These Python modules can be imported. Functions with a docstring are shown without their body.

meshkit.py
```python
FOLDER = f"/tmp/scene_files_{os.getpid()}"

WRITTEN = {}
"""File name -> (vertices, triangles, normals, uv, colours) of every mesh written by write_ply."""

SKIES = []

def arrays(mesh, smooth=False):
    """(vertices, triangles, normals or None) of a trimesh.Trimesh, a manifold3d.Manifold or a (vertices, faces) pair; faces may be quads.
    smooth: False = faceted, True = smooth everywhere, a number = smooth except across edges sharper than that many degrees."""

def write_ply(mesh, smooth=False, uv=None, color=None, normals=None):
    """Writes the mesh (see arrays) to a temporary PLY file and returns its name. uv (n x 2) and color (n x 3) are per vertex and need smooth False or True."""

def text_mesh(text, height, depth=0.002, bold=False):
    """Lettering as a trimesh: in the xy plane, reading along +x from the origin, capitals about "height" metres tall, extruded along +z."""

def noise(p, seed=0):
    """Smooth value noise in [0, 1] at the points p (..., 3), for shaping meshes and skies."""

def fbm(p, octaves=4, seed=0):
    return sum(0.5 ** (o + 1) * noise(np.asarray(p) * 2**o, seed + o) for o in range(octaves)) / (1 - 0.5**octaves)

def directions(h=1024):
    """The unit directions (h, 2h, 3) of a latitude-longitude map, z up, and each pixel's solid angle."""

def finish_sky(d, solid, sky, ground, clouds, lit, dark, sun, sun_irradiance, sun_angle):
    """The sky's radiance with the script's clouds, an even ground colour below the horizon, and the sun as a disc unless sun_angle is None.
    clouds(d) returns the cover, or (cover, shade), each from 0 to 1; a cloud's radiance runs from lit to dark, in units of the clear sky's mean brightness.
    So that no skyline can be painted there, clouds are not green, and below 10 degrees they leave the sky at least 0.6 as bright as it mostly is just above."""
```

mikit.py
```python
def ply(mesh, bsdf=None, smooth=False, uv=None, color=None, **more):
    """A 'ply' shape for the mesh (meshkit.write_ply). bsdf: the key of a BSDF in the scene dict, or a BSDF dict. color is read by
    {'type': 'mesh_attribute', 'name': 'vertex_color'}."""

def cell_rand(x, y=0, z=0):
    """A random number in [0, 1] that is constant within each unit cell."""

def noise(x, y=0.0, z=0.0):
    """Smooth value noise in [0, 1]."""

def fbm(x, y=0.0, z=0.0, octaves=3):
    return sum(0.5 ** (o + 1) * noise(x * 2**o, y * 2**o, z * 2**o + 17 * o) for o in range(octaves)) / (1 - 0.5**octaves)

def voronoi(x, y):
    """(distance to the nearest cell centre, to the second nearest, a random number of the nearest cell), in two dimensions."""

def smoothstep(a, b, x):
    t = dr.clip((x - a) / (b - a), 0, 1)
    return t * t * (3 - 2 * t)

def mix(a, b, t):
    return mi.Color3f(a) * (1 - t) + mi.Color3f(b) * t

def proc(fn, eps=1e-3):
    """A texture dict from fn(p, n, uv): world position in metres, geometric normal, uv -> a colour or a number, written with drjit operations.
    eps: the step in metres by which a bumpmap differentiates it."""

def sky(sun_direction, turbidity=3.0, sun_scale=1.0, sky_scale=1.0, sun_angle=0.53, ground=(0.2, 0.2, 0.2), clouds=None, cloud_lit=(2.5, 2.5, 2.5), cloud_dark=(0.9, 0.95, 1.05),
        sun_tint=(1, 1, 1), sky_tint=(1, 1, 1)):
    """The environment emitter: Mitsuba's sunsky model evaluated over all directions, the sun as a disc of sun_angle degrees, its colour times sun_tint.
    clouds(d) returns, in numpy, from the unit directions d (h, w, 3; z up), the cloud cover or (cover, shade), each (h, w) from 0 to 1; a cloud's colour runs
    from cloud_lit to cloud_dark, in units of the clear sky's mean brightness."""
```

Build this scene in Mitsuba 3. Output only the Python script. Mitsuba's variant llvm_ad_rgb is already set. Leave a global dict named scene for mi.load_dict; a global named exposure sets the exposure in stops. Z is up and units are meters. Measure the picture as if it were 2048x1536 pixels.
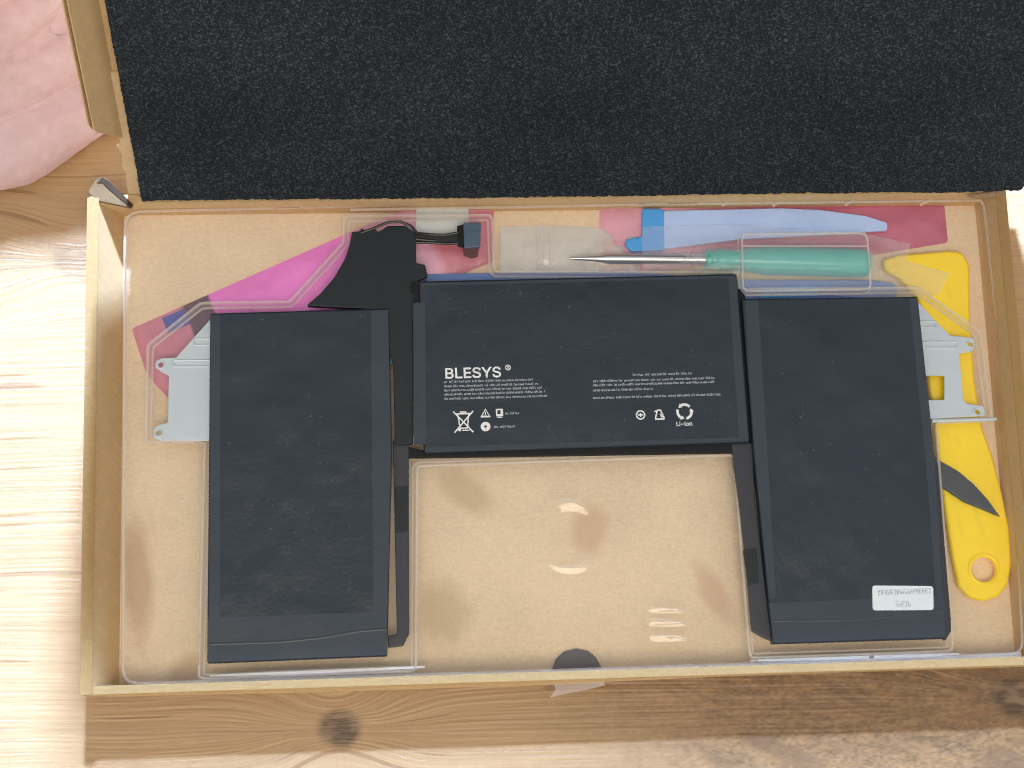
"""A laptop battery kit in an open cardboard box on a wooden table, seen from above. Lengths in millimetres, scaled to metres when meshed."""
import math, numpy as np, trimesh, manifold3d, mitsuba as mi, mikit, drjit as dr
from shapely.geometry import Polygon, Point, LineString, box as sbox
from shapely.ops import unary_union
from shapely import affinity
from meshkit import text_mesh, noise as mnoise, fbm as mfbm
from mikit import proc, noise, fbm, voronoi, smoothstep, mix, cell_rand, ply

T = mi.ScalarTransform4f
scene, labels = {}, {}
MM = 0.001

# ------------------------------------------------------------------ camera, light, exposure
CAM = np.array([-65.144, -19.051, 634.528]); FWD = np.array([0.074071813, 0.19804162, -0.97739085]); UP = [0.019293254, 0.97961522, 0.19995447]
scene['camera'] = {'type': 'perspective', 'fov': math.degrees(2 * math.atan(1024 / 3500)), 'fov_axis': 'x', 'near_clip': 0.01, 'far_clip': 20.0,
                   'to_world': T().look_at(origin=(CAM * MM).tolist(), target=((CAM + FWD * 300) * MM).tolist(), up=UP)}
exposure = 0.12
EL, AZ = math.radians(38.5), math.radians(1.5)
LAMP_POS = np.array([-2.2 * math.cos(EL) * math.sin(AZ), 0.09 + 2.2 * math.cos(EL) * math.cos(AZ), 2.2 * math.sin(EL)])
scene['room_light'] = {'type': 'constant', 'radiance': {'type': 'rgb', 'value': [0.56, 0.57, 0.58]}}
scene['window_lamp'] = {'type': 'disk', 'to_world': T().look_at(origin=LAMP_POS.tolist(), target=[0, 0.09, 0], up=[1, 0, 0]) @ T().scale(0.085),
                        'emitter': {'type': 'area', 'radiance': {'type': 'rgb', 'value': [1950, 2800, 4500]}}}
scene['added_softbox'] = {'type': 'rectangle', 'to_world': T().look_at(origin=[-0.05, -0.62, 1.75], target=[0, 0.09, 0], up=[0, 0, 1]) @ T().scale([0.55, 0.30, 1]),
                         'emitter': {'type': 'area', 'radiance': {'type': 'rgb', 'value': [7.0, 5.9, 4.5]}}}  # added out of view for highlights on the tray and warm fill
labels['added_softbox'] = {'label': 'added wide softbox out of view overhead, on the near side of the table', 'category': 'lamp'}
labels['window_lamp'] = {'label': 'round bright lamp high above the table behind the box', 'category': 'lamp'}


# ------------------------------------------------------------------ helpers
def numbered(key):
    if key not in scene: return key
    n = 1
    while f'{key}_{n:03d}' in scene: n += 1
    return f'{key}_{n:03d}'

def put(key, mesh, bsdf, smooth=32, **more):
    """one entry of the scene; mesh in millimetres"""
    if hasattr(mesh, 'to_mesh'):
        m = mesh.to_mesh(); mesh = trimesh.Trimesh(m.vert_properties[:, :3], m.tri_verts, process=False)
    if isinstance(mesh, tuple): mesh = trimesh.Trimesh(mesh[0], mesh[1], process=False)
    mesh = mesh.copy(); mesh.apply_scale(MM)
    key = numbered(key); scene[key] = ply(mesh, bsdf, smooth, **more)
    return key

def tag(key, label, cat, **more): labels[key] = {'label': label, 'category': cat, **more}

def rnd(poly, r, q=5):
    p = poly if hasattr(poly, 'buffer') else Polygon(poly)
    return p.buffer(-r, quad_segs=q).buffer(2 * r, quad_segs=q).buffer(-r, quad_segs=q)

def ring_offset(ring, d):
    """mitred inward offset of a ring (n,2); the material lies on its left"""
    a = np.asarray(ring, float); e0 = a - np.roll(a, 1, 0); e1 = np.roll(a, -1, 0) - a
    e0 /= np.linalg.norm(e0, axis=1, keepdims=True) + 1e-12; e1 /= np.linalg.norm(e1, axis=1, keepdims=True) + 1e-12
    n0, n1 = np.c_[-e0[:, 1], e0[:, 0]], np.c_[-e1[:, 1], e1[:, 0]]
    m = n0 + n1; k = np.maximum((m * n0).sum(1), 0.35)
    return a + m / k[:, None] * d

def rings_of(poly):
    out = []
    for i, r in enumerate([poly.exterior, *poly.interiors]):
        c = np.array(r.simplify(0.02).coords)[:-1]
        if r.is_ccw != (i == 0): c = c[::-1]
        out.append(c)
    return out

def prism(poly, z0, z1, b=0.3, seg=2, dome=None):
    """a plate of this outline with rounded upper and lower edges"""
    poly = poly if hasattr(poly, 'exterior') else Polygon(poly)
    if poly.geom_type == 'MultiPolygon' or hasattr(poly, 'geoms'):
        return trimesh.util.concatenate([prism(g, z0, z1, b, seg) for g in poly.geoms])
    rs = rings_of(poly)
    prof = [(z0, b)]
    for k in range(seg + 1):
        t = math.pi / 2 * k / seg; prof.append((z0 + b * (1 - math.cos(t)), b * (1 - math.sin(t))))
    for k in range(seg + 1):
        t = math.pi / 2 * k / seg; prof.append((z1 - b * (1 - math.sin(t)), b * (1 - math.cos(t))))
    prof = prof[1:] if b > 0 else [(z0, 0), (z1, 0)]
    V, F, layers, base = [], [], [], 0
    for z, d in prof:
        lay = [ring_offset(r, d) for r in rs]; layers.append(lay)
        for r in lay: V.append(np.c_[r, np.full(len(r), z)])
    n = [len(r) for r in rs]; tot = sum(n)
    for L in range(len(prof) - 1):
        s = 0
        for m in n:
            i = np.arange(m); j = (i + 1) % m
            a, b_, c, d = L * tot + s + i, L * tot + s + j, (L + 1) * tot + s + j, (L + 1) * tot + s + i
            F += [np.c_[a, b_, c], np.c_[a, c, d]]; s += m
    top = manifold3d.triangulate([np.ascontiguousarray(r) for r in layers[-1]])
    F += [top + (len(prof) - 1) * tot, top[:, ::-1]]
    return trimesh.Trimesh(np.vstack(V), np.vstack(F), process=False)

def flat(poly, z):
    rs = rings_of(poly); t = manifold3d.triangulate([np.ascontiguousarray(r) for r in rs]); v = np.vstack(rs)
    return trimesh.Trimesh(np.c_[v, np.full(len(v), z)], t, process=False)

def resample(pts, step, closed=False):
    p = np.asarray(pts, float)
    if closed: p = np.vstack([p, p[:1]])
    s = np.r_[0, np.cumsum(np.linalg.norm(np.diff(p, axis=0), axis=1))]
    k = max(int(s[-1] / step), 2); t = np.linspace(0, s[-1], k + 1)
    if closed: t = t[:-1]
    return np.c_[[np.interp(t, s, p[:, i]) for i in range(p.shape[1])]].T

def tube(pts, r, closed=False, n=8, flatz=1.0):
    p = np.asarray(pts, float)
    tg = (np.roll(p, -1, 0) - np.roll(p, 1, 0)) if closed else np.gradient(p, axis=0)
    tg /= np.linalg.norm(tg, axis=1, keepdims=True) + 1e-12
    up = np.tile([0, 0, 1.0], (len(p), 1)); bad = np.abs(tg[:, 2]) > 0.9; up[bad] = [0, 1, 0]
    s = np.cross(tg, up); s /= np.linalg.norm(s, axis=1, keepdims=True); u = np.cross(s, tg)
    r = np.broadcast_to(r, len(p))[:, None]
    a = np.arange(n) / n * 2 * math.pi
    V = np.vstack([p + r * (math.cos(t) * s + math.sin(t) * u * flatz) for t in a])
    m = len(p); F = []
    for k in range(n):
        i = np.arange(m if closed else m - 1); j = (i + 1) % m; k2 = (k + 1) % n
        F += [np.c_[k * m + i, k * m + j, k2 * m + j], np.c_[k * m + i, k2 * m + j, k2 * m + i]]
    F = np.vstack(F)
    if not closed:
        V = np.vstack([V, p[:1], p[-1:]]); c0, c1 = len(V) - 2, len(V) - 1
        ks = np.arange(n); F = np.vstack([F, np.c_[np.full(n, c0), ks * m, ((ks + 1) % n) * m], np.c_[np.full(n, c1), ((ks + 1) % n) * m + m - 1, ks * m + m - 1]])
    mesh = trimesh.Trimesh(V, F, process=False); mesh.fix_normals()
    return mesh

def lathe_x(profile, x_dir, origin, n=24):
    """a body of revolution: profile [(along, radius)], axis x_dir through origin"""
    d = np.asarray(x_dir, float); d /= np.linalg.norm(d); s = np.cross([0, 0, 1], d); s /= np.linalg.norm(s); u = np.cross(d, s)
    a = np.arange(n) / n * 2 * math.pi
    V = np.vstack([[np.asarray(origin) + d * x + r * (math.cos(t) * s + math.sin(t) * u) for t in a] for x, r in profile]); F = []
    for L in range(len(profile) - 1):
        i = np.arange(n); j = (i + 1) % n
        F += [np.c_[L * n + i, L * n + j, (L + 1) * n + j], np.c_[L * n + i, (L + 1) * n + j, (L + 1) * n + i]]
    mesh = trimesh.Trimesh(V, np.vstack(F), process=False); mesh.fix_normals()
    return mesh

def block(x0, x1, y0, y1, z0, z1, b=0.3): return prism(sbox(x0, y0, x1, y1), z0, z1, b)

def soup(ms): return trimesh.util.concatenate(ms)

# ------------------------------------------------------------------ materials
def rgb(*c): return {'type': 'rgb', 'value': list(c)}

def mat(name, base, rough=0.6, spec=0.5, bump=None, scale=0.0003, eps=2e-4, **k):
    d = {'type': 'principled', 'base_color': rgb(*base) if isinstance(base, tuple) else base, 'roughness': rough, 'specular': spec, **k}
    if bump: d = {'type': 'bumpmap', 'arbitrary': proc(bump, eps), 'scale': scale, 'bsdf': d}
    scene[name] = {'type': 'twosided', 'bsdf': d} if not k.get('spec_trans') else d

def wood_fields(p):
    """(slow tone, fine line value, knot weight): planks run along x, the rings bend round the knots"""
    x, y = p.x * 1000, p.y * 1000
    w = 6.0 * (fbm(x * 0.008, y * 0.012, 3.0) - 0.5)
    yy, kn = y + w, mi.Float(0)
    for kx, ky, r, sx, kd in KNOTS:
        dx, dy = (x - kx) / sx, y - ky
        g = dr.exp(-(dx * dx + dy * dy) / (r * r * 7.0))
        yy = yy + g * r * 1.6 * dr.tanh(dy / (r * 0.55) + 0.3 * (noise(x * 0.12, y * 0.12) - 0.5))
        kn = dr.maximum(kn, kd - kd * smoothstep(0.55, 1.12, dr.sqrt(dx * dx + dy * dy) / r + 0.6 * (fbm(x * 0.075, y * 0.10, 4.0) - 0.5)))
    return x, y, yy, kn

KNOTS = [(*[(-83.0,-13.6)][0], 7.5, 1.2, 1.0), (*[(165.6,-10.9)][0], 9.5, 1.3, 1.0), (*[(-177.5,159.5)][0], 8.0, 1.2, 0.4), (40.0, 260.0, 8.0, 1.2, 1.0)]

def wood_color(p, n, uv):
    x, y, yy, kn = wood_fields(p)
    ring = noise(yy * 0.20, x * 0.004, 1.0)
    line = fbm(yy * 1.1, x * 0.018, 5.0, octaves=3)
    fine = noise(yy * 4.2, x * 0.05, 9.0)
    rough_side = smoothstep(-40.0, 75.0, x + 40.0 * (fbm(x * 0.03, y * 0.08, 11.0) - 0.5)) * (1 - smoothstep(30.0, 90.0, y))
    wq = 5.0 * (fbm(x * 0.03, y * 0.05, 6.0) - 0.5)
    streak = noise((x * 0.5 + y * 0.95 + wq * 1.6) * 0.21, (y - x * 0.5) * 0.035, 2.0)
    c = mix((0.395, 0.25, 0.125), (0.45, 0.295, 0.152), line)
    c = mix(c, (0.34, 0.205, 0.10), 0.28 * smoothstep(0.62, 0.82, ring))
    c = c * (0.88 + 0.22 * fine)
    speck = 0.55 * noise(x * 0.75, y * 1.5, 4.0) + 0.45 * noise(x * 0.22 + y * 0.2, y * 0.5, 14.0)
    c = mix(c, mi.Color3f(0.175, 0.095, 0.040) * (0.25 + 1.5 * speck), rough_side * 0.8)
    c = mix(c, (0.15, 0.085, 0.045), rough_side * 0.6 * smoothstep(0.72, 0.86, streak))
    crack = smoothstep(0.86, 0.93, noise(yy * 0.55, x * 0.02, 21.0))
    c = mix(c, (0.22, 0.11, 0.05), 0.6 * crack)
    kc = mix((0.075, 0.042, 0.022), (0.21, 0.135, 0.08), smoothstep(0.3, 0.75, fbm(x * 0.16, y * 0.42, 7.0)))
    return mix(c, kc, kn * 0.9)

def wood_bump(p, n, uv):
    x, y, yy, kn = wood_fields(p)
    return 0.7 * noise(yy * 1.6, x * 0.03, 5.0) + 0.4 * noise(yy * 4.2, x * 0.05, 9.0)

mat('wood', proc(wood_color), 0.42, 0.55, wood_bump, 0.00022, 3e-4)

def kraft_at(a, b, base, reflections=None):
    def fn(p, n, uv):
        x, y, z = p.x * 1000, p.y * 1000, p.z * 1000
        t = fbm(x * 0.05, y * 0.05, z * 0.05) - 0.5
        s = noise(x * 1.6 + z, y * 1.6 - z, 3.0) - 0.5
        fib = noise(x * 0.5 + y * 0.1, y * 2.6 + z * 2.0, 8.0) - 0.5
        c = mi.Color3f(base) * (1.0 + 0.16 * t + 0.10 * s + 0.07 * fib)
        if reflections:
            for sx, sy, rx, ry, an, col, k in reflections:
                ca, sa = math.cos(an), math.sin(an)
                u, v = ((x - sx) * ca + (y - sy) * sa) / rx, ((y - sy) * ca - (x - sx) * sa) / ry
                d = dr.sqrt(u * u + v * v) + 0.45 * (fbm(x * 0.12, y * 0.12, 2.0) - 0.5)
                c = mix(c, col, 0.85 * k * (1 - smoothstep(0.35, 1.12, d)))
        return c
    return fn

def fibre_bump(p, n, uv): return noise(p.x * 900, p.y * 900, p.z * 900) + 0.6 * fbm(p.x * 2200, p.y * 2200, p.z * 2200)

REFLECTIONS = [(*[(-153.3,40.5)][0], 6.5, 27.0, 0.05, (0.46, 0.30, 0.17), 0.75), (*[(-34.8,69.1)][0], 16.0, 8.0, -0.6, (0.50, 0.37, 0.20), 0.7),
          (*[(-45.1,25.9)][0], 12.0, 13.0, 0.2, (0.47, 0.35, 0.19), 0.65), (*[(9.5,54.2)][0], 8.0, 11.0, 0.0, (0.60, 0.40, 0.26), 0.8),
          (*[(54.2,29.3)][0], 5.5, 15.0, 0.5, (0.58, 0.38, 0.25), 0.75), (*[(-136.5,7.4)][0], 9.0, 6.0, 0.6, (0.48, 0.32, 0.2), 0.7)]  # soft tan patches painted on the card for reflections in the clear tray
mat('kraft', proc(kraft_at(1, 1, (0.54, 0.375, 0.195))), 0.75, 0.35, fibre_bump, 0.00006)
mat('kraft_floor', proc(kraft_at(1, 1, (0.76, 0.615, 0.435), REFLECTIONS)), 0.8, 0.3, fibre_bump, 0.00006)
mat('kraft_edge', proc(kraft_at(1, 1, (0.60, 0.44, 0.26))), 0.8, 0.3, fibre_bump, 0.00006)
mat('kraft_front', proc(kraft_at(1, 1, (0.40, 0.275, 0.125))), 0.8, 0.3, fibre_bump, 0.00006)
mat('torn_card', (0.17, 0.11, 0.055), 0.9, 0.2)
mat('shaded_edge', (0.05, 0.03, 0.017), 0.9, 0.2)
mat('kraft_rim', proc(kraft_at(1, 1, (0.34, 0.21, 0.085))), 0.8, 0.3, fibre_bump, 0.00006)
mat('kraft_core', proc(kraft_at(1, 1, (0.34, 0.22, 0.13))), 0.85, 0.3)

def foam_color(p, n, uv):
    x, y, z = p.x * 1000, p.y * 1000, p.z * 1000
    q = y * 0.41 + z * 0.91
    t = 0.5 * noise(x * 1.8, q * 1.8, 1.0) + 0.5 * noise(x * 3.3 + 5, q * 3.3, 2.0); m = fbm(x * 0.02, q * 0.03, 4.0)
    return mi.Color3f(0.0135, 0.0185, 0.0245) * (0.75 + 0.5 * m) + mi.Color3f(0.060, 0.068, 0.077) * dr.power(smoothstep(0.25, 0.95, t), 2.2) * (0.7 + 0.6 * m)
mat('foam', proc(foam_color), 0.95, 0.15)

def cell_color(p, n, uv):
    x, y = p.x * 1000, p.y * 1000
    t = fbm(x * 0.02, y * 0.02, 1.0) - 0.5
    d = smoothstep(0.90, 0.95, noise(x * 1.3, y * 1.3, 6.0)) * smoothstep(0.62, 0.8, noise(x * 0.23, y * 0.23, 12.0))
    return mi.Color3f(0.012, 0.024, 0.039) * (1 + 0.35 * t) + mi.Color3f(0.05, 0.055, 0.06) * d
def skinbump(p, n, uv): return fbm(p.x * 60, p.y * 60, p.z * 60) * 1.0 + 0.05 * noise(p.x * 1500, p.y * 1500)
mat('cell_wrap', proc(cell_color), 0.38, 0.5, skinbump, 0.0014, 5e-4)
mat('cell_tape', (0.030, 0.044, 0.062), 0.33, 0.5, skinbump, 0.0008, 5e-4)
mat('board_black', (0.010, 0.016, 0.021), 0.5, 0.4, fibre_bump, 0.00003)
mat('frame_black', (0.03, 0.033, 0.045), 0.4, 0.5)
mat('gap_black', (0.006, 0.007, 0.009), 0.6, 0.3)
mat('cable_black', (0.012, 0.013, 0.015), 0.35, 0.5)
mat('connector_blue', (0.06, 0.105, 0.16), 0.35, 0.6)
mat('pin_dark', (0.10, 0.03, 0.035), 0.4, 0.5)
mat('steel_plate', proc(lambda p, n, uv: mi.Color3f(0.54, 0.62, 0.68) * (0.95 + 0.1 * fbm(p.x * 60, p.y * 90, 0.0))), 0.42, 0.6, metallic=0.25)
mat('steel', (0.72, 0.73, 0.74), 0.24, 0.7, metallic=0.9)
mat('ink_white', (0.78, 0.80, 0.82), 0.6, 0.3)
mat('ink_faint', (0.50, 0.54, 0.60), 0.6, 0.3)
mat('ink_dark', (0.12, 0.15, 0.18), 0.6, 0.3)
mat('label_paper', (0.72, 0.83, 0.90), 0.5, 0.4)
mat('yellow_plastic', proc(lambda p, n, uv: mi.Color3f(1.0, 0.74, 0.004) * (0.93 + 0.1 * fbm(p.x * 60, p.y * 60, 0.0)) * (1 - 0.04 * smoothstep(0.84, 0.9, noise(p.x * 900 + p.y * 200, p.y * 120, 3.0)))), 0.38, 0.5)
mat('blue_plastic', (0.05, 0.36, 0.85), 0.35, 0.5)
mat('pale_blue_plastic', proc(lambda p, n, uv: mi.Color3f(0.46, 0.62, 1.0) * (0.95 + 0.1 * fbm(p.x * 50, p.y * 120, 0.0))), 0.4, 0.5)
mat('deep_blue_plastic', (0.13, 0.24, 0.62), 0.35, 0.5)
mat('teal_plastic', (0.0, 0.47, 0.42), 0.25, 0.6, clearcoat=0.5, clearcoat_gloss=0.9)
mat('notch_grey', (0.11, 0.105, 0.11), 0.5, 0.4)
mat('grey_plastic', (0.045, 0.052, 0.06), 0.4, 0.5)

SU = np.array([(-156.2,120.6),(-22.4,174.9)]); SDIR = (SU[1] - SU[0]) / np.linalg.norm(SU[1] - SU[0]); SLEN = float(np.linalg.norm(SU[1] - SU[0]))
def sachet_color(p, n, uv):
    x, y = p.x * 1000 - SU[0][0], p.y * 1000 - SU[0][1]
    u, v = (x * SDIR[0] + y * SDIR[1]) / SLEN, -x * SDIR[1] + y * SDIR[0]
    c = mix((0.66, 0.24, 0.31), (0.47, 0.24, 0.36), smoothstep(0.02, 0.06, u) * 0.3)
    c = mix(c, (0.16, 0.10, 0.14), smoothstep(0.165, 0.175, u))
    c = mix(c, (0.88, 0.24, 0.72), smoothstep(0.235, 0.245, u))
    c = mix(c, (0.80, 0.42, 0.60), smoothstep(0.64, 0.66, u))
    c = mix(c, (0.62, 0.20, 0.27), smoothstep(0.80, 0.84, u) * smoothstep(-6.0, 1.0, -v))
    patch = smoothstep(0.110, 0.113, u) * (1 - smoothstep(0.170, 0.173, u)) * smoothstep(3.5, 4.0, v) * (1 - smoothstep(10.0, 10.5, v))
    c = mix(c, (0.11, 0.13, 0.42), patch)
    return c * (0.92 + 0.16 * fbm(p.x * 90, p.y * 90, 2.0))
def crinkle(p, n, uv): return fbm(p.x * 140, p.y * 140, 3.0, octaves=4)
mat('pink_sachet_film', proc(sachet_color), 0.35, 0.5, crinkle, 0.0010, 5e-4)
def red_color(p, n, uv): return mix((0.74, 0.36, 0.46), (0.52, 0.13, 0.22), smoothstep(0.045, 0.075, p.x)) * (0.9 + 0.2 * fbm(p.x * 80, p.y * 200, 1.0))
mat('rose_sachet_film', proc(red_color), 0.35, 0.5, crinkle, 0.0010, 5e-4)
mat('white_paper', (0.62, 0.68, 0.70), 0.6, 0.4, crinkle, 0.0006, 5e-4)

def film(name, opacity, base, rough):
    scene[name] = {'type': 'mask', 'opacity': opacity, 'bsdf': {'type': 'twosided', 'bsdf': {'type': 'bumpmap', 'arbitrary': proc(crinkle, 5e-4), 'scale': 0.0012,
                   'bsdf': {'type': 'principled', 'base_color': rgb(*base), 'roughness': rough, 'specular': 0.9}}}}
scene['clear_sheet'] = {'type': 'thindielectric', 'int_ior': 1.36, 'ext_ior': 1.0}
film('bag_film', 0.6, (0.78, 0.77, 0.73), 0.25)
film('haze_film', 0.21, (0.72, 0.74, 0.76), 0.2)
film('tape_film', 0.22, (0.75, 0.72, 0.70), 0.25)
scene['clear_flange'] = {'type': 'mask', 'opacity': 0.34, 'bsdf': {'type': 'twosided', 'bsdf': {'type': 'principled', 'base_color': rgb(0.66, 0.64, 0.62), 'roughness': 0.15, 'specular': 1.0}}}
scene['lip_highlight'] = {'type': 'mask', 'opacity': 0.85, 'bsdf': {'type': 'twosided', 'bsdf': {'type': 'principled', 'base_color': rgb(0.92, 0.92, 0.95), 'roughness': 0.25, 'specular': 1.0}}}  # near-opaque white that paints the highlights along the front lip
scene['clear_wall'] = {'type': 'mask', 'opacity': 0.20, 'bsdf': {'type': 'twosided', 'bsdf': {'type': 'principled', 'base_color': rgb(0.70, 0.64, 0.58), 'roughness': 0.18, 'specular': 1.0}}}
scene['edge_highlight'] = {'type': 'mask', 'opacity': 0.33, 'bsdf': {'type': 'twosided', 'bsdf': {'type': 'principled', 'base_color': rgb(0.74, 0.69, 0.64), 'roughness': 0.22, 'specular': 1.0}}}  # milky white beads carry the highlights of the tray edges in their colour

def skin_color(p, n, uv):
    x, y, z = p.x * 1000, p.y * 1000, p.z * 1000
    t = fbm(x * 0.045, y * 0.045, z * 0.045); s = fbm(x * 0.35, y * 0.35, z * 0.35)
    c = mix((0.58, 0.395, 0.405), (0.65, 0.475, 0.49), t)
    return c * (0.90 + 0.2 * s)
def skin_bump(p, n, uv):
    x, y, z = p.x * 1000, p.y * 1000, p.z * 1000
    return fbm((x * 0.83 - y * 0.55) * 0.10, (x * 0.55 + y * 0.83) * 0.55, z * 0.3, octaves=4) + 0.25 * noise(x * 1.6, y * 1.6, z * 1.6)
mat('skin', proc(skin_color), 0.72, 0.25, skin_bump, 0.00035, 4e-4)
mat('nail', (0.66, 0.42, 0.40), 0.3, 0.5)
mat('sleeve', (0.20, 0.22, 0.26), 0.9, 0.2, crinkle, 0.001)

# ------------------------------------------------------------------ setting: the table
tt = trimesh.creation.box((1500, 1100, 28)); tt.apply_translation((0, 120, -14))
put('table_top', tt, 'wood', False); labels['table_top'] = {'label': 'wooden table top with dark knots and lengthwise grain under the box', 'kind': 'structure'}

# ------------------------------------------------------------------ cardboard box
BW, BL, BH = 170.0, 179.1, 18.0
LID = math.radians(65.9); LD = np.array([0, math.cos(LID), math.sin(LID)]); LN = np.array([0, -math.sin(LID), math.cos(LID)])
LO = np.array([0, 176.4 + 3.0, BH])                       # hinge line, where the foam's lower edge lies
def lidpt(x, s, n): return np.array([x, 0, 0]) + LO * [0, 1, 1] + LD * s + LN * n
def lidmesh(m):
    """a mesh built with x, s (up the lid), n (towards the foam side) moved onto the lid"""
    m = m.copy(); v = m.vertices; m.vertices = np.c_[v[:, 0], np.zeros(len(v)), np.zeros(len(v))] + LO + v[:, 1:2] * LD + v[:, 2:3] * LN
    return m
B = 'cardboard_box'
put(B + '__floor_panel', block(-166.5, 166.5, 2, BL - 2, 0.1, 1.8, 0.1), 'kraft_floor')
def wall_strip(x0, x1, lean, name):
    """a folded double side wall: outer and inner liner with a rounded fold along the top, its height a little uneven"""
    ys = np.linspace(0.4, BL - 1, 60); V, F = [], []
    prof = lambda t: None
    sec = []
    s = 1 if x1 > x0 else -1                          # s: direction from outside to inside
    for (dx, z) in ((0, 0.05), (0, BH - 1.4), (0.25, BH - 0.5), (0.9, BH), (3.0, BH), (3.7, BH - 0.4), (4.0, BH - 1.2), (4.0 + lean, 1.85)):
        sec.append((x0 + s * dx, z))
    k = len(sec)
    for y in ys:
        w = 0.35 * (mnoise(np.array([y * 0.05, x0, 0.0])) - 0.5) + 0.12 * (mnoise(np.array([y * 0.4, x0, 3.0])) - 0.5)
        for x, z in sec: V.append((x + w * (z > 12), y, z + 0.5 * w * (z > 12)))
    V = np.array(V)
    for i in range(len(ys) - 1):
        for j in range(k - 1):
            a, b, c, d = i * k + j, i * k + j + 1, (i + 1) * k + j + 1, (i + 1) * k + j
            F += [(a, b, c), (a, c, d)]
    for i in (0, len(ys) - 1):
        for j in range(1, k - 1): F.append((i * k, i * k + j, i * k + j + 1))
    m = trimesh.Trimesh(V, F, process=True); m.fix_normals()
    put(f'{B}__{name}', m, 'kraft')
wall_strip(-BW, 0, 6.6, 'side_wall'); wall_strip(BW, 0, 2.2, 'side_wall')
# rim fold liners: the paler folded edge along the side walls
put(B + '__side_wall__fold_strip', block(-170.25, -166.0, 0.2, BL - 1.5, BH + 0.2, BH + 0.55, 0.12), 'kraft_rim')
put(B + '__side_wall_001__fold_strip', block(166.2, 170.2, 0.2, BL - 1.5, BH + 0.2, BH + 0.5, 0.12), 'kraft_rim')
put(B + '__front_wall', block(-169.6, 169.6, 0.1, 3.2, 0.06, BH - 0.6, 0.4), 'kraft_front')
put(B + '__front_wall__inner_flap', prism([(-162.8,-0.4),(-155.2,2.5),(-92.0,2.6),(-8.5,2.4),(44.6,2.1),(98.4,2.9),(160.3,3.8),(169.2,1.4),(98.2,0.4),(-8.6,-1.1),(-92.0,-1.2)], BH - 6.0, BH - 5.0, 0.25), 'kraft')
put(B + '__back_wall', block(-168.0, 168.0, BL - 3.4, BL, 0.06, BH - 1.0, 0.4), 'kraft')
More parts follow.
